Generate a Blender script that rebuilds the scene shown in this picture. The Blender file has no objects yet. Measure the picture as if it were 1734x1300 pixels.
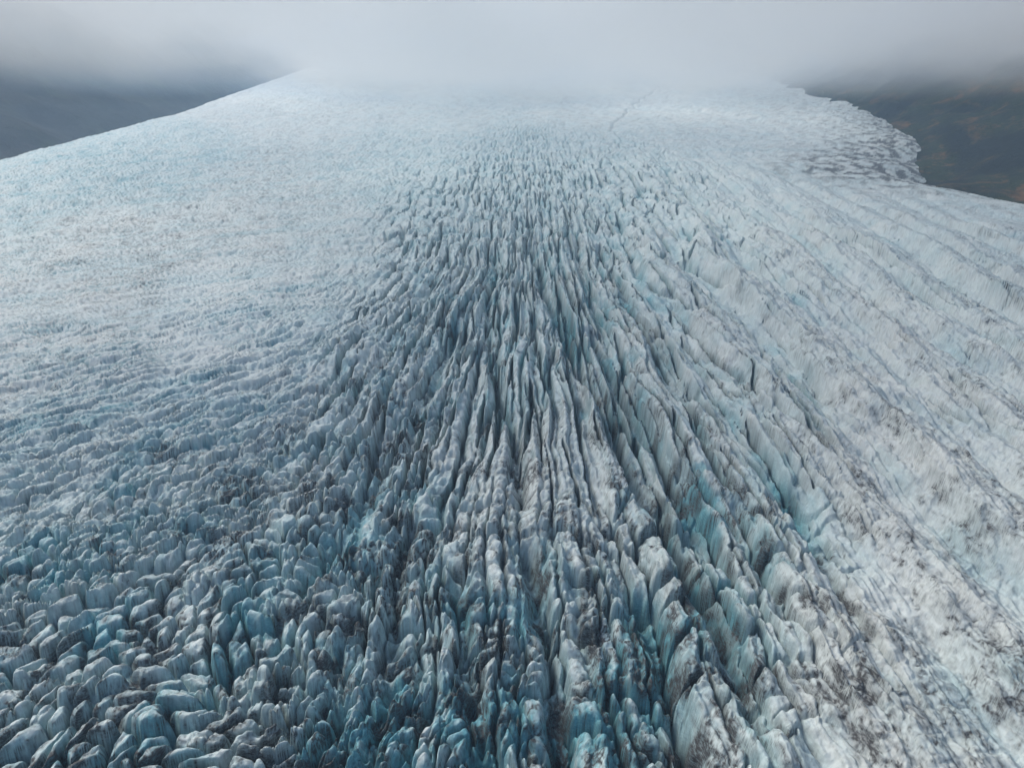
import bpy, math, random
import numpy as np
from mathutils import Vector

# ------------------------------------------------------------------ camera, sky, sun, exposure
sc = bpy.context.scene
col = sc.collection
CAM_H = 150.0
PITCH = math.radians(20.55)                 # below the level line
F = 1215.0 / 1734.0                          # focal length / picture width
cam_d = bpy.data.cameras.new('camera')
cam_d.sensor_width = 36.0
cam_d.lens = 36.0 * F
cam_d.clip_start = 1.0
cam_d.clip_end = 60000.0
cam = bpy.data.objects.new('camera', cam_d)
cam.location = (0, 0, CAM_H)
cam.rotation_euler = (math.pi / 2 - PITCH, 0, 0)
col.objects.link(cam)
sc.camera = cam

SUN_EL, SUN_AZ = math.radians(50), math.radians(-58)   # azimuth from +Y (view direction), negative = left
w = bpy.data.worlds.new('World'); sc.world = w; w.use_nodes = True
nt = w.node_tree; nt.nodes.clear()
sky = nt.nodes.new('ShaderNodeTexSky'); sky.sky_type = 'NISHITA'; sky.sun_disc = False
sky.sun_elevation = SUN_EL; sky.sun_rotation = SUN_AZ
sky.air_density = 1.0; sky.dust_density = 3.2; sky.ozone_density = 1.0
bg = nt.nodes.new('ShaderNodeBackground'); bg.inputs['Strength'].default_value = 0.085
wo = nt.nodes.new('ShaderNodeOutputWorld')
nt.links.new(sky.outputs[0], bg.inputs[0]); nt.links.new(bg.outputs[0], wo.inputs[0])

sun_d = bpy.data.lights.new('sun', 'SUN'); sun_d.energy = 1.5; sun_d.angle = math.radians(22)
sun_d.color = (1.0, 0.95, 0.88)
sun = bpy.data.objects.new('sun', sun_d); col.objects.link(sun)
sdir = Vector((math.sin(SUN_AZ) * math.cos(SUN_EL), math.cos(SUN_AZ) * math.cos(SUN_EL), math.sin(SUN_EL)))
sun.rotation_euler = (-sdir).to_track_quat('-Z', 'Y').to_euler()

sc.view_settings.view_transform = 'Standard'
sc.view_settings.look = 'None'
sc.view_settings.gamma = 1.0
sc.view_settings.exposure = 0.80
sc.view_settings.use_curve_mapping = False
sc.cycles.use_denoising = True
sc.cycles.max_bounces = 8
sc.cycles.diffuse_bounces = 2
sc.cycles.glossy_bounces = 2
sc.cycles.volume_bounces = 6
sc.cycles.adaptive_threshold = 0.02

# ------------------------------------------------------------------ numpy noise
f32 = np.float32

def hsh(ix, iy, seed):
    h = (ix.astype(np.uint32) * np.uint32(374761393) + iy.astype(np.uint32) * np.uint32(668265263)
         + np.uint32((seed * 2246822519 + 3266489917) & 0xffffffff))
    h ^= h >> np.uint32(15); h *= np.uint32(2246822519)
    h ^= h >> np.uint32(13); h *= np.uint32(3266489917)
    h ^= h >> np.uint32(16)
    return h

def rnd(ix, iy, seed):
    return (hsh(ix, iy, seed) >> np.uint32(8)).astype(f32) * f32(1 / 16777216.0)

def noise(x, y, seed=0):
    """gradient noise, about -1..1"""
    xf = np.floor(x); yf = np.floor(y)
    ix = xf.astype(np.int32); iy = yf.astype(np.int32)
    fx = (x - xf).astype(f32); fy = (y - yf).astype(f32)
    u = fx * fx * fx * (fx * (fx * 6 - 15) + 10); v = fy * fy * fy * (fy * (fy * 6 - 15) + 10)
    def g(dx, dy):
        a = rnd(ix + dx, iy + dy, seed) * f32(2 * math.pi)
        return np.cos(a) * (fx - dx) + np.sin(a) * (fy - dy)
    n0 = g(0, 0); n1 = g(1, 0); a = n0 + u * (n1 - n0)
    n0 = g(0, 1); n1 = g(1, 1); b = n0 + u * (n1 - n0)
    return (a + v * (b - a)) * f32(1.5)

def noise3(x, y, z, seed=0):
    zf = np.floor(z); iz = zf.astype(np.int32); fz = (z - zf).astype(f32)
    xf = np.floor(x); yf = np.floor(y)
    ix = xf.astype(np.int32); iy = yf.astype(np.int32)
    fx = (x - xf).astype(f32); fy = (y - yf).astype(f32)
    u = fx * fx * (3 - 2 * fx); v = fy * fy * (3 - 2 * fy); w_ = fz * fz * (3 - 2 * fz)
    def g(dx, dy, dz):
        h = rnd(ix + dx + (iz + dz) * 7919, iy + dy + (iz + dz) * 104729, seed)
        a = h * f32(2 * math.pi)
        return np.cos(a) * (fx - dx) + np.sin(a) * (fy - dy) + np.sin(a * 7.0) * (fz - dz)
    def layer(dz):
        n0 = g(0, 0, dz); a = n0 + u * (g(1, 0, dz) - n0)
        n0 = g(0, 1, dz); b = n0 + u * (g(1, 1, dz) - n0)
        return a + v * (b - a)
    l0 = layer(0)
    return (l0 + w_ * (layer(1) - l0)) * f32(1.3)

def fbm(x, y, seed=0, octv=4, gain=0.5, lac=2.03):
    s = 0; a = 1.0
    for k in range(octv):
        s = s + a * noise(x, y, seed + k * 17); x = x * lac + 7.3; y = y * lac - 3.1; a *= gain
    return s

def ridged(x, y, seed=0, octv=3, gain=0.5, lac=2.1):
    s = 0; a = 1.0
    for k in range(octv):
        s = s + a * (1 - 2 * np.abs(noise(x, y, seed + k * 17))); x = x * lac + 5.7; y = y * lac - 1.9; a *= gain
    return s

def sstep(a, b, x):
    t = np.clip((x - a) / (b - a), 0, 1)
    return t * t * (3 - 2 * t)

def voronoi(x, y, sx, sy, seed, jit=0.85):
    """cells sx by sy metres; returns border distance (m), centre offset (dx, dy in m), cell indices"""
    gx = x / sx; gy = y / sy
    ix = np.floor(gx).astype(np.int32); iy = np.floor(gy).astype(np.int32)
    best = np.full(x.shape, 1e9, f32)
    bx = np.zeros_like(x); by = np.zeros_like(x)
    bi = ix.copy(); bj = iy.copy()
    nb = []
    for dj in (-1, 0, 1):
        for di in (-1, 0, 1):
            ci = ix + di; cj = iy + dj
            px = (ci + 0.5 + jit * (rnd(ci, cj, seed) - 0.5)).astype(f32)
            py = (cj + 0.5 + jit * (rnd(ci, cj, seed + 1) - 0.5)).astype(f32)
            rx = (px - gx); ry = (py - gy)
            nb.append((rx, ry))
            d = rx * rx + ry * ry
            m = d < best
            best = np.where(m, d, best); bx = np.where(m, rx, bx); by = np.where(m, ry, by)
            bi = np.where(m, ci, bi); bj = np.where(m, cj, bj)
    edge = np.full(x.shape, 1e9, f32)
    for rx, ry in nb:
        ex = rx - bx; ey = ry - by
        l2 = ex * ex + ey * ey
        # metric distance to the bisector in metres (scaled space -> real)
        num = 0.5 * ((rx * rx + ry * ry) - best)
        den = np.sqrt((ex / sx) ** 2 + (ey / sy) ** 2) + 1e-9
        d = np.where(l2 > 1e-6, num / den, 1e9)
        edge = np.minimum(edge, d)
    return edge, -bx * sx, -by * sy, bi, bj

def cell1d(t, key, seed, jit=.6):
    """one row of unequal cells: index, distance to the two ends, place within"""
    i = np.floor(t).astype(np.int32)
    def b(k): return k + jit * (rnd(k, key, seed) - .5)
    i = np.where(t < b(i), i - 1, i); i = np.where(t >= b(i + 1), i + 1, i)
    lo = b(i); hi = b(i + 1)
    return i, np.minimum(t - lo, hi - t).astype(f32), (t - .5 * (lo + hi)).astype(f32)

def slabs(x, y, sx, sy, seed):
    """strips along the flow, each cut across at its own places"""
    i, dx, cx = cell1d(x / sx, np.zeros(x.shape, np.int32), seed)
    sh = (rnd(i, i * 0 + 5, seed) - .5) * 1.6
    j, dy, cy = cell1d((y + x * sh) / sy + rnd(i, i * 0 + 9, seed) * 7, i, seed + 3, .8)
    dx = dx * sx; dy = dy * sy * .8
    h = np.clip(.5 + .5 * (dx - dy) / 1.6, 0, 1)
    e = np.maximum(dx * (1 - h) + dy * h - .8 * h * (1 - h), 0)
    return e.astype(f32), cx * sx, cy * sy, i, j

# ------------------------------------------------------------------ the lie of the land
SLOPE = 0.0935

def base_z(X, Y):
    z = SLOPE * Y
    e = np.maximum(Y - 650, 0)
    z = z + 0.034 * e * e / (e + 400)
    e2 = np.maximum(Y - 1900, 0)
    z = z - 0.015 * e2
    return z

cp, sp = math.cos(PITCH), math.sin(PITCH)

def project(X, Y, Z):
    zd = Y * cp + (CAM_H - Z) * sp
    up = Y * sp - (CAM_H - Z) * cp
    return 867 + 1215 * X / zd, 650 - 1215 * up / zd

def at(px, py):
    """the point of the glacier's mean surface seen at a place of the picture"""
    u = (px - 867) / 1215.0; v = (650 - py) / 1215.0
    d = np.array([u, cp + v * sp, -sp + v * cp])
    lo = 20.0
    t = 20.0
    while t < 9000:
        p = d * t
        if CAM_H + p[2] < base_z(p[0], p[1]): break
        t *= 1.01
    p = d * t
    return float(p[0]), float(p[1])

# rows even in apparent spacing, columns spreading with distance
Yd = np.exp(np.linspace(math.log(70), math.log(4200), 6000))
_, pyd = project(0 * Yd, Yd, base_z(0 * Yd, Yd))
arc = np.concatenate([[0], np.cumsum(np.abs(np.diff(pyd)) + 0.10 * np.abs(np.diff(np.log(Yd))) * 1000)])
NROW, NCOL = 940, 1240
rowY = np.interp(np.linspace(0, arc[-1], NROW), arc, Yd)
xn = np.linspace(-0.80, 0.80, NCOL)
GY = np.repeat(rowY[:, None], NCOL, 1)
GX = xn[None, :] * (0.902 * GY + 62)
X = GX.ravel().astype(f32); Y = GY.ravel().astype(f32)
N = X.size
T = X - 0.02 * Y                                    # across the flow, lines spreading towards the front
rs = np.repeat(np.gradient(rowY)[:, None], NCOL, 1).ravel().astype(f32)   # row spacing, the finest step the sheet can hold
T = T * (1 + (1 / np.interp(Y, [110, 170, 300, 500], [1.15, 1, .76, .56]).astype(f32) - 1) * np.exp(-(T / 105) ** 2))

# ------------------------------------------------------------------ zones of the glacier
# px, py, block, blade, ridge, wave, rough, dirt, blue, height
ctrl = [
 # lower left: blocky seracs
 (-60,1350, 1.0,.0,.0,.2,.6,.95,.8,-2), (100,1250,1.1,.0,.0,.2,.6,.95,.8,-2), (300,1250,1.1,.0,.0,.2,.6,.85,.55,0), (480,1260,1.1,.2,.0,.1,.6,.8,.5,0),
 (60,1100,1.0,.0,.0,.2,.6,.85,.75,-2), (250,1080,1.0,.0,.0,.2,.6,.6,.5,0), (450,1080,1.1,.2,.0,.2,.6,.6,.5,0),
 (60,960,.7,.0,.0,.3,.5,.4,.6,0), (230,930,.8,.0,.0,.3,.5,.5,.6,0), (420,920,.9,.1,.0,.3,.6,.7,.5,0),
 (50,850,.35,.0,.0,.8,.5,.35,.6,0), (200,820,.3,.0,.0,.9,.5,.45,.6,0), (400,820,.3,.0,.0,1.,.5,.45,.5,0), (520,880,.7,.3,.0,.4,.6,.65,.5,0),
 # left middle: chevron waves
 (30,740,.1,.0,.0,.8,.4,.3,.6,0), (200,700,.08,.0,.0,.9,.4,.25,.55,0), (380,680,.1,.0,.0,1.,.4,.25,.5,0), (520,680,.2,.2,.0,.9,.4,.4,.5,0), (560,780,.5,.3,.0,.7,.5,.5,.5,0),
 (30,640,.05,.0,.0,.4,.3,.25,.25,0), (180,630,.05,.0,.0,.5,.3,.25,.25,0), (360,580,.05,.0,.0,.6,.3,.05,.1,0), (520,580,.2,.1,.0,.8,.4,.2,.5,0), (620,600,.35,.5,.0,.6,.5,.4,.5,0),
 # left upper: smooth white
 (20,540,.0,.0,.0,.12,.25,.15,.1,0), (200,520,.0,.0,.0,.12,.25,.25,.05,0), (380,500,.02,.0,.0,.2,.3,.0,.0,0), (520,480,.05,.05,.0,.4,.3,.15,.3,0), (620,480,.15,.3,.0,.4,.4,.25,.4,0),
 (20,430,.0,.0,.0,.15,.3,.2,.3,0), (200,420,.0,.0,.0,.1,.25,.3,.05,0), (400,400,.0,.0,.0,.15,.3,.25,.1,0), (560,390,.1,.1,.0,.3,.4,.2,.3,0),
 (20,330,.15,.0,.0,.4,.5,.2,.9,3), (180,300,.2,.0,.0,.5,.5,.2,1.0,4), (320,270,.2,.0,.0,.4,.5,.15,.9,2), (420,300,.05,.0,.0,.2,.3,.25,.3,0),
 (500,200,.0,.0,.0,.1,.2,.05,.25,0), (600,160,.1,.0,.0,.1,.3,.1,.2,0), (760,190,.0,.0,.0,.05,.15,.0,.3,0), (850,120,.15,.0,.0,.1,.3,.1,.1,3),
 (480,340,.1,.0,.0,.2,.4,.25,.3,0), (600,290,.2,.1,.0,.2,.4,.15,.5,0),
 # top centre: small hummocks
 (720,260,.25,.2,.0,.1,.5,.1,.6,0), (880,250,.3,.3,.0,.1,.5,.1,.6,0), (700,340,.3,.35,.0,.1,.5,.2,.6,0), (860,330,.25,.7,.0,.0,.5,.2,.6,0), (1000,330,.2,.65,.2,.0,.5,.2,.6,0), (1120,310,.2,.4,.4,.0,.5,.2,.5,0),
 (1000,250,.2,.25,.0,.0,.4,.1,.5,0), (1000,190,.0,.0,.0,.05,.2,.05,.2,0), (1200,190,.0,.0,.0,.05,.2,.05,.15,0), (1200,250,.1,.1,.0,.0,.3,.1,.3,0), (1350,240,.1,.0,.1,.0,.3,.15,.2,0),
 # centre: longitudinal blades
 (760,430,.25,.8,.0,.1,.5,.4,.6,0), (900,430,.1,1.1,.0,.0,.5,.4,.7,0), (1010,430,.0,.9,.5,.0,.5,.3,.7,-2), (680,560,.35,.65,.0,.2,.5,.5,.6,0), (800,540,.2,1.0,.0,.0,.5,.45,.7,0), (905,560,.0,1.1,.0,.0,.5,.4,.8,5), (985,540,.0,1.,.5,.0,.5,.45,.9,-6),
 (640,700,.5,.6,.0,.2,.5,.55,.5,0), (740,680,.3,.9,.0,.0,.5,.55,.6,-2), (840,680,.1,1.0,.0,.0,.5,.5,.8,2), (930,680,.0,.9,.0,.0,.5,.6,.6,6), (1010,700,.0,.9,.5,.0,.5,.6,.8,-5),
 (600,840,.7,.6,.0,.1,.6,.7,.5,0), (700,820,.35,.8,.0,.0,.5,.65,.5,0), (800,800,.0,.40,.0,.0,.5,.5,.35,6), (900,810,.0,.42,.0,.0,.5,.5,.35,7), (970,800,.0,.25,.1,.0,.5,.55,.15,7), (1060,820,.0,.8,.6,.0,.5,.6,.7,-5),
 (830,900,.05,.4,.0,.0,.6,.6,.3,4), (920,900,.0,.22,.0,.0,.6,.75,.1,5), (1000,920,.0,.25,.1,.0,.6,.75,.2,3), (700,930,.5,.8,.0,.0,.6,.65,.6,0), (1090,920,.0,.9,.5,.0,.6,.6,.7,-6),
 # bottom centre: big elongated seracs
 (600,1000,.8,.7,.0,.0,.6,.6,.6,0), (720,1040,.5,1.1,.0,.0,.6,.65,.7,-1), (830,1040,.6,1.0,.0,.0,.6,.7,.7,-1), (940,1040,.4,1.2,.0,.0,.6,.75,.7,-4), (1050,1040,.3,1.,.3,.0,.6,.75,.8,-3), (1160,1040,.0,1.,.5,.0,.6,.7,.8,-6),
 (600,1180,.9,.9,.0,.0,.6,.8,.65,0), (720,1200,.6,1.2,.0,.0,.6,.85,.7,-1), (840,1200,.7,1.1,.0,.0,.6,1.,.7,-1), (950,1200,.4,1.3,.0,.0,.6,1.,.7,-7), (1070,1200,.4,1.2,.0,.0,.6,.9,.8,-6), (1190,1200,.1,.9,.5,.0,.6,.9,.6,-6),
 (600,1380,.9,.9,.0,.0,.6,.6,.7,0), (850,1380,.8,1.1,.0,.0,.6,.8,.7,-2), (1050,1380,.6,1.2,.0,.0,.6,.7,.9,-4), (1230,1340,.3,.6,.2,.0,.6,.8,.5,-4),
 # the deep belt between centre and right
 (1090,480,.0,.45,.8,.0,.5,.3,.6,2), (1150,570,.0,.4,.9,.0,.5,.4,.5,3), (1130,660,.0,.6,.6,.0,.5,.5,.6,0), (1190,740,.0,.6,.6,.0,.5,.5,.6,1), (1150,830,.0,.9,.6,.0,.5,.6,.8,-2), (1250,900,.0,.9,.6,.0,.5,.55,.8,0), (1200,970,.0,1.,.5,.0,.5,.6,.8,-4), (1300,1010,.0,.6,.6,.0,.5,.6,.5,2), (1290,1130,.0,.6,.4,.0,.5,.75,.3,0),
 # right: long ridges
 (1200,400,.05,.35,.8,.0,.5,.2,.5,1), (1300,520,.0,.25,1.0,.0,.5,.35,.4,2), (1280,640,.0,.3,1.0,.0,.5,.4,.5,2), (1330,780,.0,.4,.9,.0,.5,.45,.55,2), (1400,900,.0,.3,.9,.0,.5,.5,.3,2),
 (1400,420,.0,.1,.9,.0,.5,.3,.4,1), (1450,600,.0,.15,1.0,.0,.5,.5,.3,1), (1500,750,.0,.1,1.0,.0,.5,.55,.3,1), (1500,900,.0,.05,.9,.0,.5,.6,.2,1), (1420,1050,.0,.25,.8,.0,.5,.65,.15,2), (1400,1200,.0,.15,.7,.0,.5,.75,.15,0), (1380,1340,.0,.2,.6,.0,.5,.75,.3,0),
 (1600,420,.0,.05,.6,.0,.5,.35,.4,0), (1650,550,.0,.05,.7,.0,.5,.45,.4,0), (1680,700,.0,.05,.8,.0,.5,.5,.4,0), (1680,850,.0,.0,.8,.0,.5,.6,.3,0), (1620,1000,.0,.0,.8,.0,.5,.6,.25,0), (1600,1150,.0,.05,.8,.0,.5,.7,.25,0), (1600,1300,.0,.05,.7,.0,.5,.7,.4,0), (1760,1200,.0,.05,.7,.0,.5,.75,.4,0), (1780,1000,.0,.0,.8,.0,.5,.6,.3,0), (1790,600,.0,.0,.6,.0,.5,.5,.4,0), (1790,420,.0,.0,.4,.0,.5,.35,.3,0),
 (1300,330,.1,.2,.5,.0,.4,.15,.4,0), (1450,330,.05,.05,.4,.0,.4,.2,.3,0), (1560,350,.05,.0,.4,.0,.5,.3,.3,0), (1420,250,.1,.0,.1,.0,.4,.3,.15,2), (1480,200,.06,.0,.1,.0,.7,.6,.1,9), (1540,240,.06,.0,.1,.0,.7,.8,.1,6), (1380,170,.1,.0,.0,.0,.3,.15,.1,0), (1470,290,.1,.0,.2,.0,.5,.45,.1,3),
]
def polar(x, y):
    zd = 0.902 * y + 62
    return x / zd, np.log(y + 60)
cpx = []; par = []
for c in ctrl:
    gx_, gy_ = at(c[0], c[1])
    a, b = polar(gx_, gy_)
    cpx.append((a, b)); par.append(c[2:])
cpx = np.array(cpx); par = np.array(par, dtype=f32)
# evaluate on a coarse grid (row/column step 4) and interpolate
st = 5
ri = np.arange(0, NROW + st, st).clip(max=NROW - 1); ci = np.arange(0, NCOL + st, st).clip(max=NCOL - 1)
ri = np.unique(ri); ci = np.unique(ci)
cX = GX[np.ix_(ri, ci)].astype(f32); cY = GY[np.ix_(ri, ci)].astype(f32)
wn = 1 / (0.25 * cY + 15)
a_, b_ = polar(cX, cY)
a_ = a_ + 0.020 * fbm(cX / 45, cY / 45, 901, 3); b_ = b_ + 0.05 * fbm(cX / 45, cY / 45, 951, 3)
num = np.zeros(cX.shape + (par.shape[1],), f32); den = np.zeros(cX.shape, f32)
for (a, b), q in zip(cpx, par):
    d2 = ((a_ - a) / 0.042) ** 2 + ((b_ - b) / 0.10) ** 2
    wgt = np.exp(-0.5 * d2) + 1e-4 / (1 + d2 * d2)
    num += wgt[..., None] * q; den += wgt
fld = num / den[..., None]
def expand(c):
    t = np.empty((NROW, len(ci)), f32)
    for k in range(len(ci)): t[:, k] = np.interp(np.arange(NROW), ri, c[:, k])
    o = np.empty((NROW, NCOL), f32)
    for k in range(NROW): o[k] = np.interp(np.arange(NCOL), ci, t[k])
    return o.ravel()
w_block, w_blade, w_ridge, w_wave, w_rough, w_dirt, w_blue, w_h = [expand(fld[..., k]) for k in range(8)]

front = sstep(300, 130, Y)                           # dirt and blue both rise towards the front, darkening the near ice
w_dirt = w_dirt * (1 + .18 * front); w_blue = w_blue * (1 + .45 * front)

# ------------------------------------------------------------------ relief
n1 = fbm(X / 60, Y / 60, 11, 3)
n2 = fbm(X / 60, Y / 60, 31, 3)
n3 = fbm(X / 9, Y / 9, 51, 3)
n4 = fbm(X / 9, Y / 9, 71, 3)
merge = fbm(X / 21, Y / 27, 91, 2)                  # where neighbouring blocks hang together

Z = base_z(X, Y).astype(f32) + w_h + 2.5 * n1

def dome(e, wall, size, k=.62):
    """0 in the crack, steep wall, then a rounded top"""
    t = np.clip(e / wall, 0, 1)
    return k * (1 - (1 - t) ** 2.2) + (1 - k) * (1 - (1 - np.clip(e / size, 0, 1)) ** 2)

# 1. blocks in rows slanting across the left of the glacier
ang = math.radians(40)
def block_layer(sa, sb, seed, ang, wx=5.0, wf=1.3, jit=.95):
    xs = X + wx * n1 + wf * n3; ys = Y + wx * n2 + wf * n4
    a = xs * math.cos(ang) + ys * math.sin(ang); b = -xs * math.sin(ang) + ys * math.cos(ang)
    return voronoi(a.astype(f32), b.astype(f32), sa, sb, seed, jit)
eB, aB, bB, iB, jB = block_layer(7.2, 4.8, 101, ang, 7.0, 1.3)
r1 = rnd(iB, jB, 7); r2 = rnd(iB, jB, 8); r3 = rnd(iB, jB, 9); r4 = rnd(iB, jB, 10)
hB = 3.4 + 5.5 * r1 * r1 + aB * (r2 - 0.5) * 0.7 - bB * (-.25 + 0.85 * r3)
pB = dome(np.maximum(eB + .25 * n3 - .1, 0), np.maximum(0.9 + .8 * r4, 2.0 * rs), np.maximum(3.0, 2.5 * rs), .82)
pB = np.maximum(pB, .62 * sstep(.15, .75, merge) * (.6 + .4 * r4))
H_block = np.maximum(hB, 1.5) * pB * .62 - 3.0 * np.exp(-(eB / .7) ** 2) * sstep(.5, -.1, merge)
eC, aC, bC, iC, jC = block_layer(3.8, 2.8, 151, math.radians(66), 4.0, .7)
q1 = rnd(iC, jC, 3)
H_block2 = (q1 * 2.6 + 0.5 + aC * (rnd(iC, jC, 4) - .5) * .7 + bC * (rnd(iC, jC, 5) - .5) * .7) * dome(np.maximum(eC + .12 * n3, 0), np.maximum(0.5, 2 * rs), np.maximum(1.9, 2.2 * rs), .75)
H_block2 = 1.0 * H_block2 * sstep(-.35, .35, n2 + .5 * merge + (r4 - .5))

# 2. fins and seracs along the flow
yk = np.linspace(50, 4300, 4000)
ye = np.interp(yk, [50, 150, 215, 260, 420, 560, 750, 4300], [1.25, 1.15, .8, .42, .40, .62, 1.0, 1.0])
yc = np.concatenate([[0], np.cumsum(.5 * (ye[1:] + ye[:-1]) * np.diff(yk))])
Ys = np.interp(Y, yk, yc).astype(f32); yrate = np.interp(Y, yk, ye).astype(f32)
def blade_layer(sx, sy, seed, wx, wf, jit=0.9, wy=9):
    xs = T + wx * n1 + wf * n3 * (.5 + .5 * yrate); ys = Ys + (wy * n2 + 2.5 * n4) * yrate
    return voronoi(xs.astype(f32), ys.astype(f32), sx, sy, seed, jit)
eK, xK, yK, iK, jK = blade_layer(16.0, 90.0, 221, 4.0, .8, .9, 12)
r1 = rnd(iK, jK, 41); r3 = rnd(iK, jK, 43)
H_fin = (3.2 + 4.0 * r1 + xK * (r3 - .5) * .5) * dome(eK, 2.6, 7.5, .45) - 4 * np.exp(-(eK / .9) ** 2)
eL, xL, yL, iL, jL = blade_layer(7.6, 32.0, 201, 3.5, .8, .85)
r1 = rnd(iL, jL, 21); r2 = rnd(iL, jL, 22); r3 = rnd(iL, jL, 23); r4 = rnd(iL, jL, 24)
hL = 3.0 + 5.5 * r1 * r1 + yL * (r2 - .42) * .42 + xL * (r3 - 0.5) * 1.0
pL = .78 * (1 - (1 - np.clip((eL + .2 * n3) / (.8 + .7 * r4), 0, 1)) ** 2) + .22 * np.clip(eL / 3.0, 0, 1)
pL = np.maximum(pL, .66 * sstep(.0, .7, merge + .3 * (r4 - .5)))
H_blade = .42 * np.maximum(hL, 1.5) * pL - 2.6 * np.exp(-(eL / .6) ** 2) * sstep(.5, -.2, merge)
eM, xM, yM, iM, jM = blade_layer(3.3, 12.0, 251, 5.0, 1.2)
# near the front the fins break into chunky seracs
nearw = sstep(262, 205, Y + 22 * n2)
e_, x_, y_, i_, j_ = slabs((T + 3.5 * n1 + 1.5 * n3).astype(f32), (Y + 6 * n2 + 2.2 * n4).astype(f32), 6.4, 15.0, 261)
q1 = rnd(i_, j_, 71); q2 = rnd(i_, j_, 72); q3 = rnd(i_, j_, 73); q4 = rnd(i_, j_, 74)
h_ = 2.0 + 4.2 * q1 - y_ * (q2 - .3) * .4 + x_ * (q3 - .5) * 1.0
H_ = np.maximum(h_, 1.2) * dome(np.maximum(e_ + .25 * n3, 0), .7 + .7 * q4, 3.0, .74)
H_ = np.maximum(H_, 3.2 * sstep(.25, .8, merge)) - 4.0 * np.exp(-(e_ / .6) ** 2) * sstep(.5, -.1, merge)
H_blade = H_blade + (H_ - H_blade) * nearw
pick = nearw > .5
eL = eL + (e_ - eL) * nearw
iL = np.where(pick, i_ + 20000, iL); jL = np.where(pick, j_, jL)
hM = 0.3 + 1.3 * rnd(iM, jM, 25) + yM * 0.25 * (rnd(iM, jM, 26) - .45)
H_blade2 = np.maximum(hM, .3) * np.clip((eM + 0.15 * n3) / 1.3, 0, 1) ** 0.7 * sstep(-.6, .3, n2 - .6 * merge)

# continuous crests running the whole length
lon = np.clip(1 - np.abs(fbm((T + 2.0 * n1) / 12.0, Y / 170, 281, 2)), 0, 1)
lon2 = np.clip(1 - np.abs(fbm((T + 2.0 * n1 + .5 * n3) / 5.0, Y / 80, 285, 2)), 0, 1)
H_lon = 7.5 * lon ** 1.7 + 2.0 * lon2 ** 1.6

# long lens-shaped slots
eS, xS, yS, iS, jS = blade_layer(8.5, 46.0, 291, 2.0, .5, .85)
wS = 1.9 * np.clip(fbm(T / 14, Y / 48, 295, 2) + .25, 0, 1) + .02
slot = sstep(1.15, .45, eS / wS) * np.maximum(sstep(.12, .5, w_blade), .45 * sstep(.3, .8, w_ridge) * sstep(.0, .5, n2)) * sstep(.9, .6, nearw)

# 3. long ridges on the right
conv = 0 * T
Tr = T / (1 + 0.00065 * conv * (Y - 246)) + 3.0 * n1 + 14.0 * fbm(T / 80, Y / 190, 303, 2) + 3.5 * fbm(T / 24, Y / 150, 301, 3)
def ridge_wave(lam, ph, seed):
    tw = (Tr + ph) / lam
    k = np.floor(tw); fr = tw - k; kk = k.astype(np.int32)
    amp = 0.65 + 0.7 * rnd(kk, kk * 0, seed)
    pk = .30 + .3 * rnd(kk, kk * 0, seed + 3)
    rp = np.where(fr < pk, sstep(0, 1, fr / pk), 1 - np.clip((fr - pk) / (1 - pk), 0, 1) ** 1.6)
    amp = amp * (.75 + .35 * noise(kk * 3.7, Y / 120, seed + 5))
    return amp * rp, rp
R1, rp = ridge_wave(38.0, 12.0, 31)
R2, rp2 = ridge_wave(17.0, 5.0, 32)
gro = 1 - np.abs(fbm((T + 3 * n1) / 8.0, Y / 75, 331, 3))
H_ridge = 16.0 * R1 + 2.2 * R2 * sstep(-.5, .5, n2) + 1.0 * fbm(T / 7, Y / 60, 321, 3) + 1.7 * gro ** 3 + .25 * H_lon + 1.5 * fbm(X / 8 + .3 * n3, Y / 11, 327, 4)
# oblique small crevasses over the ridges
oa = X * 0.80 + Y * 0.60 + 8 * n1; obb = -X * 0.60 + Y * 0.80 + 5 * n2
ob = noise(oa / 30, obb / 3.6, 341); ob2 = noise(oa / 15, obb / 1.7, 342)
H_ob = 0.9 * ob

# 4. chevron waves on the left
xs = X + 9 * n1 + 1.5 * n3; ys = Y + 9 * n2 + 1.5 * n4
aw = xs * math.cos(ang - .05) + ys * math.sin(ang - .05); bw = -xs * math.sin(ang - .05) + ys * math.cos(ang - .05)
def saw(b, a, lb, la, seed):
    e, da, db, i, j = voronoi(a.astype(f32), b.astype(f32), la, lb, seed, 0.9)
    h = 0.4 + 1.2 * rnd(i, j, seed + 5)
    return h * (dome(np.maximum(e + .1 * n3, 0), np.maximum(.8, 2.2 * rs), np.maximum(lb * .5, 2.6 * rs)) - 0.5 * db / lb), e
W1, eW = saw(bw, aw, 6.5, 34.0, 401)
W2, eW2 = saw(bw, aw, 3.2, 15.0, 451); W2 = W2 * sstep(1.6, .9, rs)
H_wave = 2.7 * W1 + 1.2 * W2

# fine parallel striations on the smooth ice
fa = (X + Y * .3); fb = (Y - .22 * X + 7 * n1)
st1 = noise(fa / 34, fb / 5.5, 501); st2 = noise(fa / 17, fb / 2.6, 502)
H_fine = (1.0 * st1 + 0.7 * st2) * np.clip(1 - .9 * w_ridge - .6 * w_blade - .6 * w_block, .05, 1) + 0.8 * fbm(X / 14, Y / 14, 505, 3)

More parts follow.
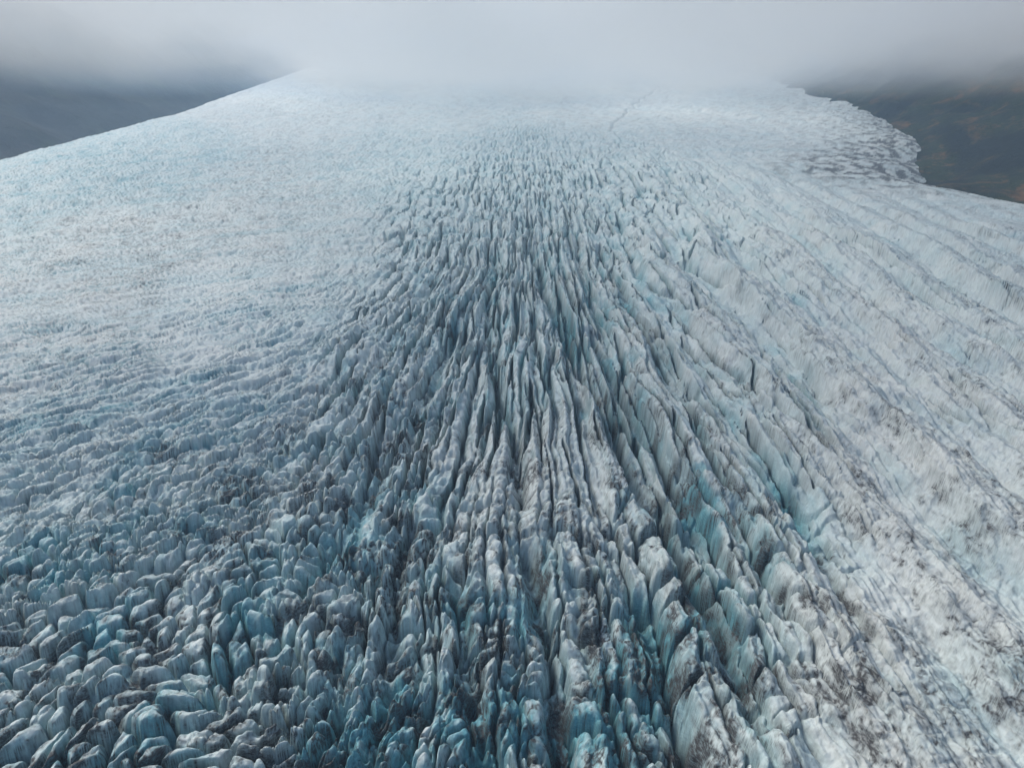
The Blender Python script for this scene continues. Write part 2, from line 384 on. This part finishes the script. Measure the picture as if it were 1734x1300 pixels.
wb = np.clip(w_block, 0, 1.3); wl = np.clip(w_blade, 0, 1.4)
sc_ = np.minimum(1.2 / np.clip(wb + wl, 0.001, None), 1.0)
wbs = wb * sc_; wls = wl * sc_ * np.interp(Y, [260, 340, 620], [1, .74, .42]).astype(f32)
Z = Z + H_block * wbs * 1.15 + (H_blade * 1.05 + (H_fin + H_lon) * (1 - .55 * nearw)) * wls + w_ridge * H_ridge + w_wave * H_wave
Z = Z + H_block2 * sstep(.15, .9, wb) + H_blade2 * sstep(.1, .8, wl) + H_ob * .12 + H_fine * (0.4 + 0.5 * w_rough)
Z = Z + w_rough * 0.55 * fbm(X / 2.6, Y / 3.4, 601, 3) * (.15 + .85 * sstep(620, 300, Y))
Z = Z - 2.0 * wb - 6.0 * wl - 5 * w_ridge

Z = Z - 7.0 * slot
# the deepest furrows, each drawn out along the flow
def poly_d(pts, wob):
    g = [at(*p) for p in pts]
    best = np.full(N, 1e9, f32)
    xx = X + wob * n1 + .8 * n3; yy = Y + wob * n2
    for (ax, ay), (bx, by) in zip(g[:-1], g[1:]):
        dx, dy = bx - ax, by - ay; L2 = dx * dx + dy * dy
        t = np.clip(((xx - ax) * dx + (yy - ay) * dy) / L2, 0, 1)
        np.minimum(best, np.hypot(xx - (ax + t * dx), yy - (ay + t * dy)), out=best)
    return best
furrows = [
 ([(900,420),(940,540),(985,640),(1040,740),(1100,850),(1165,960),(1235,1090),(1300,1230)], 11, 3.6, 3),
 ([(1010,410),(1065,510),(1105,600),(1160,700)], 8, 3.5, 3),
 ([(838,420),(828,560),(850,700),(878,800),(888,880)], 8, 2.6, 2.5),
 ([(770,560),(725,660),(690,760),(600,900),(520,1000)], 6, 3.0, 3),
 ([(895,950),(935,1080),(952,1200),(960,1320)], 10, 3.2, 2),
 ([(775,990),(785,1100),(830,1300)], 7, 2.6, 2),
 ([(1080,1010),(1135,1130),(1190,1310)], 9, 3.0, 2),
 ([(1000,560),(1080,720),(1150,830),(1215,950)], 8, 2.6, 2),
 ([(700,900),(665,1040),(640,1180),(610,1320)], 7, 2.6, 2),
 ([(1240,860),(1290,960),(1330,1060)], 6, 2.2, 2),
 ([(1330,840),(1420,1000),(1520,1190)], 5, 2.6, 3),
]
furr = np.zeros(N, f32)
for pts, dep, wid, wob in furrows:
    d = poly_d(pts, wob)
    g = np.exp(-(d / wid) ** 1.6)
    Z = Z - dep * g; furr = np.maximum(furr, g)
# a long fissure far up the glacier
fis = poly_d([(1030, 222), (1075, 180), (1120, 145)], 8)
Z = Z - 2.5 * np.exp(-(fis / 3.0) ** 2)

# margins: the ice falls away on both sides
lm_pts = [(-900, -60), (-660, 500), (-690, 900), (-660, 1300), (-650, 1700), (-700, 2300), (-900, 5000)]
lmx = np.interp(Y, [p[1] for p in lm_pts], [p[0] for p in lm_pts]) + 16 * n1
dl = lmx - X
Z = Z - np.where(dl > 0, 0.55 * dl * dl / (dl + 30), 0) - 10 * np.exp(-(dl / 60) ** 2) * (dl > -200)
rm_pts = [(760, -60), (640, 450), (555, 740), (485, 900), (560, 1010), (675, 1150), (790, 1350), (970, 1700), (1800, 5000)]
rmx = np.interp(Y, [p[1] for p in rm_pts], [p[0] for p in rm_pts]) + 30 * noise(X / 170, Y / 170, 613)
dr = X - rmx + 95
rim = sstep(-150, 20, dr)
zb = base_z(X, Y).astype(f32)
Z = zb + (Z - zb) * (1 - .93 * rim)
crz = np.exp(-(noise(aw / 22, bw / 4.6, 715) / .12) ** 2) * np.clip(1 - wb - wl - w_ridge, 0, 1)
Z = Z - .9 * crz * sstep(1400, 800, Y) - .8 * np.exp(-(noise(fa / 80, (fb + .0005 * X * X) / 6.5, 733) / .12) ** 2) * np.clip(1 - wb - wl - w_ridge, 0, 1)
Z = Z - np.where(dr > 0, 0.42 * dr * dr / (dr + 130), 0) + rim * 3 * fbm(X / 70, Y / 70, 611, 2)

# ------------------------------------------------------------------ intrinsic surface properties
Zg = Z.reshape(NROW, NCOL)
P = np.stack([GX, GY, Zg.astype(np.float64)], -1)
du = np.empty_like(P); dv = np.empty_like(P)
du[:, 1:-1] = P[:, 2:] - P[:, :-2]; du[:, 0] = P[:, 1] - P[:, 0]; du[:, -1] = P[:, -1] - P[:, -2]
dv[1:-1] = P[2:] - P[:-2]; dv[0] = P[1] - P[0]; dv[-1] = P[-1] - P[-2]
Nn = np.cross(du, dv); Nn /= np.linalg.norm(Nn, axis=-1, keepdims=True)

# fresh fracture faces show clean blue ice, weathered tops are white
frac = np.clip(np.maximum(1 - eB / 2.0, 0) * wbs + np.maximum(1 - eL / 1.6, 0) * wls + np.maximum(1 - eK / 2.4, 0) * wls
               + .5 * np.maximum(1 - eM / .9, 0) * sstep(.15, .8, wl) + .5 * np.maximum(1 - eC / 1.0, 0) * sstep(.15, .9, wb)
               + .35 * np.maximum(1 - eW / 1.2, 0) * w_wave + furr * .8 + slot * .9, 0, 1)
valley = np.clip(1 - rp * 1.5, 0, 1) * w_ridge
patch = sstep(-.35, .55, fbm(X / 22, Y / 30, 701, 3))
tone = fbm(T / 9, Y / 22, 711, 4)
clean = .85 * np.clip(w_blue * (0.24 + 0.30 * tone + 1.0 * valley * (.25 + .6 * sstep(-.4, .6, fbm(T / 9, Y / 130, 705, 3)))) * (0.4 + 0.8 * patch) + frac * (.15 + .75 * w_blue) * (.5 + .45 * patch), 0, 1)
smooth = np.clip(1.1 - 1.2 * wb - 1.2 * wl - 1.2 * w_ridge, 0, 1) * sstep(1300, 900, Y)
ck1 = noise(aw / 22, bw / 4.6, 715); ck2 = noise(aw / 7, bw / 15, 717); ck3 = noise(aw / 10, bw / 2.2, 719)
crk = np.maximum(sstep(.11, .02, np.abs(ck1)), np.maximum(.8 * sstep(.07, .015, np.abs(ck2)) * sstep(-.1, .4, n1) * sstep(600, 380, Y), .7 * sstep(.12, .03, np.abs(ck3)) * sstep(700, 400, Y)))
crk = crk * smooth * (.35 + .65 * sstep(700, 420, Y)) * sstep(-.5, .4, fbm(X / 45, Y / 45, 725, 3) + .5 * (w_blue - .3))
fl = fb + .0005 * X * X
band = sstep(-.1, .6, noise(fa / 190, fl / 26, 729) + .4 * noise(fa / 90, fl / 9, 731))
fline = sstep(.10, .02, np.abs(noise(fa / 80, fl / 6.5, 733))) * sstep(-.2, .4, n2)
clean = np.clip(clean + crk * .5 + smooth * (.18 * band + .2 * fline), 0, 1)
# wind- and melt-borne dirt: blotches, streaks, films along old cracks, hairlines
farm = sstep(420, 760, Y)                            # grain stays as coarse as the sampling far away
fs = 1 / (1 + 2 * (Y > 560))
zr = Z - SLOPE * Y
def grain(a, b, la, lb, seed, lz=None):
    """speckle in the body of the ice; coarser beyond the middle distance"""
    return noise3(a / la * fs, b / lb * fs, zr / (lz or lb) * fs, seed)
xr = X * .87 + Y * .5 + 2.0 * n3; yr = -X * .5 + Y * .87 + 2.0 * n4
streak = sstep(-.15, .5, fbm(T / 2.6, Y / 13, 721, 4))
blot = sstep(-.25, .55, fbm(X / 15, Y / 19, 741, 3) + .35 * noise3(X / 3.5, Y / 4.5, Z / 3.5, 743))
spk = sstep(.0, .55, grain(xr, yr, 1.8, 1.5, 761) + .6 * grain(xr, yr, .8, .7, 765))
dash = sstep(.0, .6, grain(xr, yr, 3.6, 2.4, 771, .8) + .6 * grain(xr, yr, 1.7, 1.2, 773, .5))
va = noise3(X / 4.5 + .5 * n3, Y / 6.0 + .5 * n4, zr / 5.0, 791); vb = noise3(oa / 8 + .4 * n3, obb / 5 + .4 * n4, zr / 3.0, 792)
vc = noise(T / 2.4 + .4 * n4, Y / 12 + .3 * n3, 793)
hair = np.maximum(np.maximum(sstep(.07, .015, np.abs(va)), sstep(.07, .015, np.abs(vb))), .8 * sstep(.09, .02, np.abs(vc)))
hgate = sstep(-.1, .5, fbm(X / 26, Y / 30, 795, 3))
fara = sstep(1100, 500, Y)
strata = sstep(.10, .02, np.abs(noise((Z + .25 * X - .1 * Y + .5 * n3) / 1.5, (X + Y) / 30, 797)))
dirt = w_dirt * (0.07 + 0.50 * blot * streak * (.35 + .65 * spk) + 0.50 * blot * dash * (.4 + .6 * spk) + 0.12 * dash + .20 * spk * (.05 + .95 * fara) + .22 * strata * fara
                 + .95 * hair * hgate * (.35 + .65 * blot) * fara * (1 - .85 * np.clip(w_ridge - .5 * w_blade, 0, 1)))
fine2 = sstep(-.15, .75, .7 * grain(xr, yr, 1.1, 1.0, 781) + .7 * noise3(xr / 5, yr / 5, zr / 3.0, 785) + .5 * noise3(xr / 2.4, yr / 2.4, zr / 1.5, 787))
dirt = dirt + np.clip(w_ridge, 0, 1) * w_dirt * (.14 + .28 * fine2 * blot + .22 * fine2)
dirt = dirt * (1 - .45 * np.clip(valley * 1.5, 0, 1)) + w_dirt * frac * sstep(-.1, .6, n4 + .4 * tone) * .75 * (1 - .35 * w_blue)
dirt = dirt + .22 * sstep(.05, .6, -st2) * (1 - np.clip(wb + wl + w_wave + 1.5 * w_ridge, 0, 1)) * (.3 + w_dirt) * 2
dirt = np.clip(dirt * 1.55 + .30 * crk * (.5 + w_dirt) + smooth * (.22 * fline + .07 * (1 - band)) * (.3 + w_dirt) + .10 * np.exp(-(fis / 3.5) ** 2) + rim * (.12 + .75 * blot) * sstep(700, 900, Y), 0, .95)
warm = np.clip(0.6 + 0.6 * fbm(X / 40, Y / 55, 781, 3), 0, 1) * (.3 + .7 * sstep(.75, .1, w_blue))

# ------------------------------------------------------------------ materials
def mat(name):
    m = bpy.data.materials.new(name); m.use_nodes = True
    t = m.node_tree; t.nodes.clear()
    return m, t
class NB:
    def __init__(s, t): s.t = t
    def n(s, kind, **kw):
        o = s.t.nodes.new(kind)
        for k_, v_ in kw.items(): setattr(o, k_, v_)
        return o
    def link(s, a, b): s.t.links.new(a, b)
    def val(s, sock, v):
        if hasattr(v, 'is_output') or isinstance(v, bpy.types.NodeSocket): s.link(v, sock)
        else: sock.default_value = v
    def math(s, op, a, b=0.0, c=0.0, clamp=False):
        o = s.n('ShaderNodeMath', operation=op, use_clamp=clamp)
        s.val(o.inputs[0], a); s.val(o.inputs[1], b); s.val(o.inputs[2], c)
        return o.outputs[0]
    def mix(s, f, a, b, blend='MIX'):
        o = s.n('ShaderNodeMix', data_type='RGBA', blend_type=blend)
        s.val(o.inputs[0], f); s.val(o.inputs[6], a); s.val(o.inputs[7], b)
        return o.outputs[2]
    def ramp(s, v, a, b, lo=0.0, hi=1.0):
        o = s.n('ShaderNodeMapRange', interpolation_type='SMOOTHSTEP')
        s.val(o.inputs[0], v); o.inputs[1].default_value = a; o.inputs[2].default_value = b
        o.inputs[3].default_value = lo; o.inputs[4].default_value = hi
        return o.outputs[0]
    def noise(s, vec, scale, detail=4, rough=.55, dist=0.0):
        o = s.n('ShaderNodeTexNoise'); s.link(vec, o.inputs['Vector'])
        o.inputs['Scale'].default_value = scale; o.inputs['Detail'].default_value = detail
        o.inputs['Roughness'].default_value = rough; o.inputs['Distortion'].default_value = dist
        return o.outputs[0]
    def mapping(s, vec, scale, rot=(0, 0, 0)):
        o = s.n('ShaderNodeMapping'); s.link(vec, o.inputs[0])
        o.inputs['Scale'].default_value = scale; o.inputs['Rotation'].default_value = rot
        return o.outputs[0]
    def attr(s, name):
        o = s.n('ShaderNodeAttribute'); o.attribute_name = name
        return o.outputs['Fac']

def ice_material():
    m, t = mat('glacier_ice'); b = NB(t)
    geo = b.n('ShaderNodeNewGeometry'); pos = geo.outputs['Position']
    clean, dirt, warm = b.attr('clean'), b.attr('dirt'), b.attr('warm')
    g2 = b.noise(b.mapping(pos, (1, .6, 1.7)), 1.1, 4, .68)
    white = b.mix(warm, (.575, .665, .66, 1), (.67, .67, .63, 1))
    white = b.mix(b.ramp(g2, .3, .7), white, (.72, .785, .765, 1))
    blue = b.mix(b.ramp(g2, .35, .7), (.03, .28, .36, 1), (.14, .49, .56, 1))
    c = b.mix(clean, white, blue)
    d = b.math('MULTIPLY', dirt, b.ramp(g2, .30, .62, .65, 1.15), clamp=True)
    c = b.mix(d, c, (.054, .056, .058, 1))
    p = b.n('ShaderNodeBsdfPrincipled')
    b.link(c, p.inputs['Base Color']); p.inputs['Roughness'].default_value = .6
    p.inputs['Specular IOR Level'].default_value = .25
    bm = b.n('ShaderNodeBump'); bm.inputs['Strength'].default_value = .6; bm.inputs['Distance'].default_value = .5
    b.link(g2, bm.inputs['Height']); b.link(bm.outputs[0], p.inputs['Normal'])
    o = b.n('ShaderNodeOutputMaterial'); b.link(p.outputs[0], o.inputs[0])
    return m
ICE = ice_material()

# ------------------------------------------------------------------ glacier mesh and its seracs
idx = np.arange(N, dtype=np.int32).reshape(NROW, NCOL)
quads = np.stack([idx[:-1, :-1], idx[:-1, 1:], idx[1:, 1:], idx[1:, :-1]], -1).reshape(-1, 4)
V = P.reshape(-1, 3).astype(f32)
VN = Nn.reshape(-1, 3).astype(f32)
ppx, ppy = project(X, Y, Z)

lay = np.where(wl * 1.1 >= wb, 1, 0)
strong = np.maximum(wb, wl) > 0.42
cid = np.where(lay == 1, (iL.astype(np.int64) + 50000) * 100000 + (jL + 50000) + 10 ** 11, (iB.astype(np.int64) + 50000) * 100000 + (jB + 50000))
cid = np.where(strong, cid, -1)
fq = cid[quads[:, 0]]
inside = (ppx[quads[:, 0]] > 0) & (ppx[quads[:, 0]] < 1734) & (ppy[quads[:, 0]] > 0) & (ppy[quads[:, 0]] < 1300)
uq, inv = np.unique(fq, return_inverse=True)
cnt = np.bincount(inv, weights=inside.astype(np.float64), minlength=len(uq))
cnt[uq < 0] = 0
order = np.argsort(-cnt)[:300]

def build(name, qsel, parent=None):
    vs, li = np.unique(qsel.ravel(), return_inverse=True)
    me = bpy.data.meshes.new(name)
    me.vertices.add(len(vs)); me.vertices.foreach_set('co', V[vs].ravel())
    nq = len(qsel)
    me.loops.add(nq * 4); me.loops.foreach_set('vertex_index', li.astype(np.int32))
    me.polygons.add(nq); me.polygons.foreach_set('loop_start', np.arange(0, nq * 4, 4, dtype=np.int32))
    for nm, arr in (('clean', clean), ('dirt', dirt), ('warm', warm)):
        at_ = me.attributes.new(nm, 'FLOAT', 'POINT'); at_.data.foreach_set('value', arr[vs].astype(f32))
    me.update(calc_edges=True)
    me.polygons.foreach_set('use_smooth', np.ones(nq, bool))
    me.normals_split_custom_set_from_vertices(VN[vs])
    me.materials.append(ICE)
    o = bpy.data.objects.new(name, me); col.objects.link(o)
    if parent: o.parent = parent
    return o

rank = np.full(len(uq), -1); rank[order] = np.arange(len(order))
fr_ = rank[inv]
rest = fr_ < 0
glacier = build('glacier', quads[rest & (fq < 0)])
glacier['kind'] = 'structure'
glacier['label'] = 'pale blue crevassed glacier filling the valley under low cloud'
field = build('serac_field', quads[rest & (fq >= 0)], glacier)
field['kind'] = 'stuff'
sidx = np.argsort(fr_[~rest], kind='stable'); qs = quads[~rest][sidx]; rs = fr_[~rest][sidx]
cuts = np.searchsorted(rs, np.arange(len(order) + 1))
for k in range(len(order)):
    a, b = cuts[k], cuts[k + 1]
    if b > a: build('serac', qs[a:b], glacier)

# ------------------------------------------------------------------ hillsides beyond the ice
def hill_material(name, c_low, c_high, c_moss, scale=.004):
    m, t = mat(name); b = NB(t)
    geo = b.n('ShaderNodeNewGeometry'); pos = geo.outputs['Position']
    n_a = b.noise(pos, scale, 7, .62, .4); n_b = b.noise(pos, scale * 5, 6, .65)
    n_c = b.noise(b.mapping(pos, (1, 1, .3)), scale * 18, 5, .65)
    c = b.mix(b.ramp(n_a, .42, .58), c_low, c_high)
    c = b.mix(b.math('MULTIPLY', b.ramp(n_b, .50, .62), b.ramp(n_a, .44, .60)), c, c_moss)
    c = b.mix(b.ramp(n_c, .35, .7), c, b.mix(.5, c, (.01, .012, .012, 1)))
    p = b.n('ShaderNodeBsdfPrincipled'); b.link(c, p.inputs['Base Color']); p.inputs['Roughness'].default_value = .9
    p.inputs['Specular IOR Level'].default_value = .15
    bm = b.n('ShaderNodeBump'); bm.inputs['Strength'].default_value = .8; bm.inputs['Distance'].default_value = 6
    b.link(n_c, bm.inputs['Height']); b.link(bm.outputs[0], p.inputs['Normal'])
    o = b.n('ShaderNodeOutputMaterial'); b.link(p.outputs[0], o.inputs[0])
    return m

def sheet(name, xs, ys, zf, m, label):
    gx, gy = np.meshgrid(xs, ys); gz = zf(gx, gy)
    nr, nc = gx.shape
    me = bpy.data.meshes.new(name)
    ii = np.arange(nr * nc).reshape(nr, nc)
    q = np.stack([ii[:-1, :-1], ii[:-1, 1:], ii[1:, 1:], ii[1:, :-1]], -1).reshape(-1, 4)
    me.from_pydata(np.stack([gx, gy, gz], -1).reshape(-1, 3).tolist(), [], q.tolist())
    me.polygons.foreach_set('use_smooth', np.ones(len(q), bool))
    me.materials.append(m); me.update()
    o = bpy.data.objects.new(name, me); col.objects.link(o)
    o['kind'] = 'structure'; o['label'] = label
    return o

def left_z(x, y):
    x = x.astype(f32); y = y.astype(f32)
    s = -x - 760 + 0.06 * (y - 1200) + 60 * fbm(x / 500, y / 500, 60, 3)
    z = 30 + 0.05 * y + 0.42 * np.maximum(s, 0) + 0.13 * s
    return z + 16 * fbm(x / 220, y / 260, 61, 5) + 20 * ridged((y + .5 * x) / 170, x / 700, 67, 3) * sstep(0, 400, s)
def right_z(x, y):
    x = x.astype(f32); y = y.astype(f32)
    s = x - 585 + 0.02 * (y - 1000)
    z = 40 + 0.05 * y + 0.36 * np.maximum(s, 0) + 0.14 * s
    return z + 12 * fbm(x / 160, y / 160, 81, 5) + 12 * ridged((y - .4 * x) / 120, x / 300, 87, 3) * sstep(0, 200, s)
HL = hill_material('dark_scree_slope', (.026, .032, .042, 1), (.040, .048, .048, 1), (.060, .080, .045, 1), .0022)  # bluish low tone puts some of the distance haze into the colour
HR = hill_material('mossy_rock_slope', (.012, .016, .016, 1), (.032, .046, .022, 1), (.17, .092, .040, 1), .007)
sheet('hillside', np.linspace(-4200, -560, 300), np.linspace(200, 6500, 320), left_z, HL, 'dark bare hillside behind the sharp left edge of the ice')
sheet('hillside', np.linspace(420, 3200, 300), np.linspace(300, 6000, 320), right_z, HR, 'dark mossy rock slope beside the right edge of the ice')

# ------------------------------------------------------------------ air
def box(name, x0, x1, y0, y1, z0, z1, m):
    me = bpy.data.meshes.new(name)
    vs = [(x, y, z) for z in (z0, z1) for y in (y0, y1) for x in (x0, x1)]
    me.from_pydata(vs, [], [(0, 2, 3, 1), (4, 5, 7, 6), (0, 1, 5, 4), (2, 6, 7, 3), (0, 4, 6, 2), (1, 3, 7, 5)])
    me.materials.append(m); me.update()
    o = bpy.data.objects.new(name, me); col.objects.link(o); o['kind'] = 'stuff'
    return o
HAZE_COL, HAZE_DEN = (.55, .77, 1.0, 1), .00019
m, t = mat('thin_haze'); b = NB(t)
pv = b.n('ShaderNodeVolumePrincipled'); pv.inputs['Color'].default_value = HAZE_COL
pv.inputs['Density'].default_value = HAZE_DEN; pv.inputs['Anisotropy'].default_value = 0.2
o = b.n('ShaderNodeOutputMaterial'); b.link(pv.outputs[0], o.inputs['Volume'])
box('haze', -6000, 6000, -400, 7000, -420, 153.98, m)

m, t = mat('low_cloud'); b = NB(t)
geo = b.n('ShaderNodeNewGeometry'); pos = geo.outputs['Position']
sep = b.n('ShaderNodeSeparateXYZ'); b.link(pos, sep.inputs[0])
nz_ = b.noise(b.mapping(pos, (1, 1, 2.0)), .0016, 4, .5)
lo = b.math('ADD', b.math('MULTIPLY', b.math('SUBTRACT', nz_, .5), 80), b.ramp(sep.outputs[0], -1300, -500, 225, 156))
up = b.math('MAXIMUM', b.math('SUBTRACT', sep.outputs[2], lo), 0)
kx = b.math('ADD', b.ramp(sep.outputs[0], -1000, 0, 3.5e-6, 2.2e-5), b.ramp(sep.outputs[0], 150, 800, 0, 1.2e-5))
nk = b.ramp(b.noise(b.mapping(pos, (1, .6, 2.0)), .0030, 5, .62), .3, .7, .15, 2.3)
nk = b.math('MULTIPLY', nk, b.ramp(sep.outputs[1], 1300, 2300, 1, 1.4))
den_ = b.math('MAXIMUM', b.math('MINIMUM', b.math('MULTIPLY', b.math('MULTIPLY', up, nk), kx), .006), HAZE_DEN)
pv = b.n('ShaderNodeVolumePrincipled')
b.link(b.mix(b.ramp(den_, HAZE_DEN, HAZE_DEN * 5), HAZE_COL, (.915, .945, .965, 1)), pv.inputs['Color'])
pv.inputs['Anisotropy'].default_value = 0.2
b.link(den_, pv.inputs['Density'])
o = b.n('ShaderNodeOutputMaterial'); b.link(pv.outputs[0], o.inputs['Volume'])
cl = box('clouds', -5500, 5500, 350, 6900, 154, 420, m)
cl['label'] = 'low grey cloud hiding the head of the glacier'
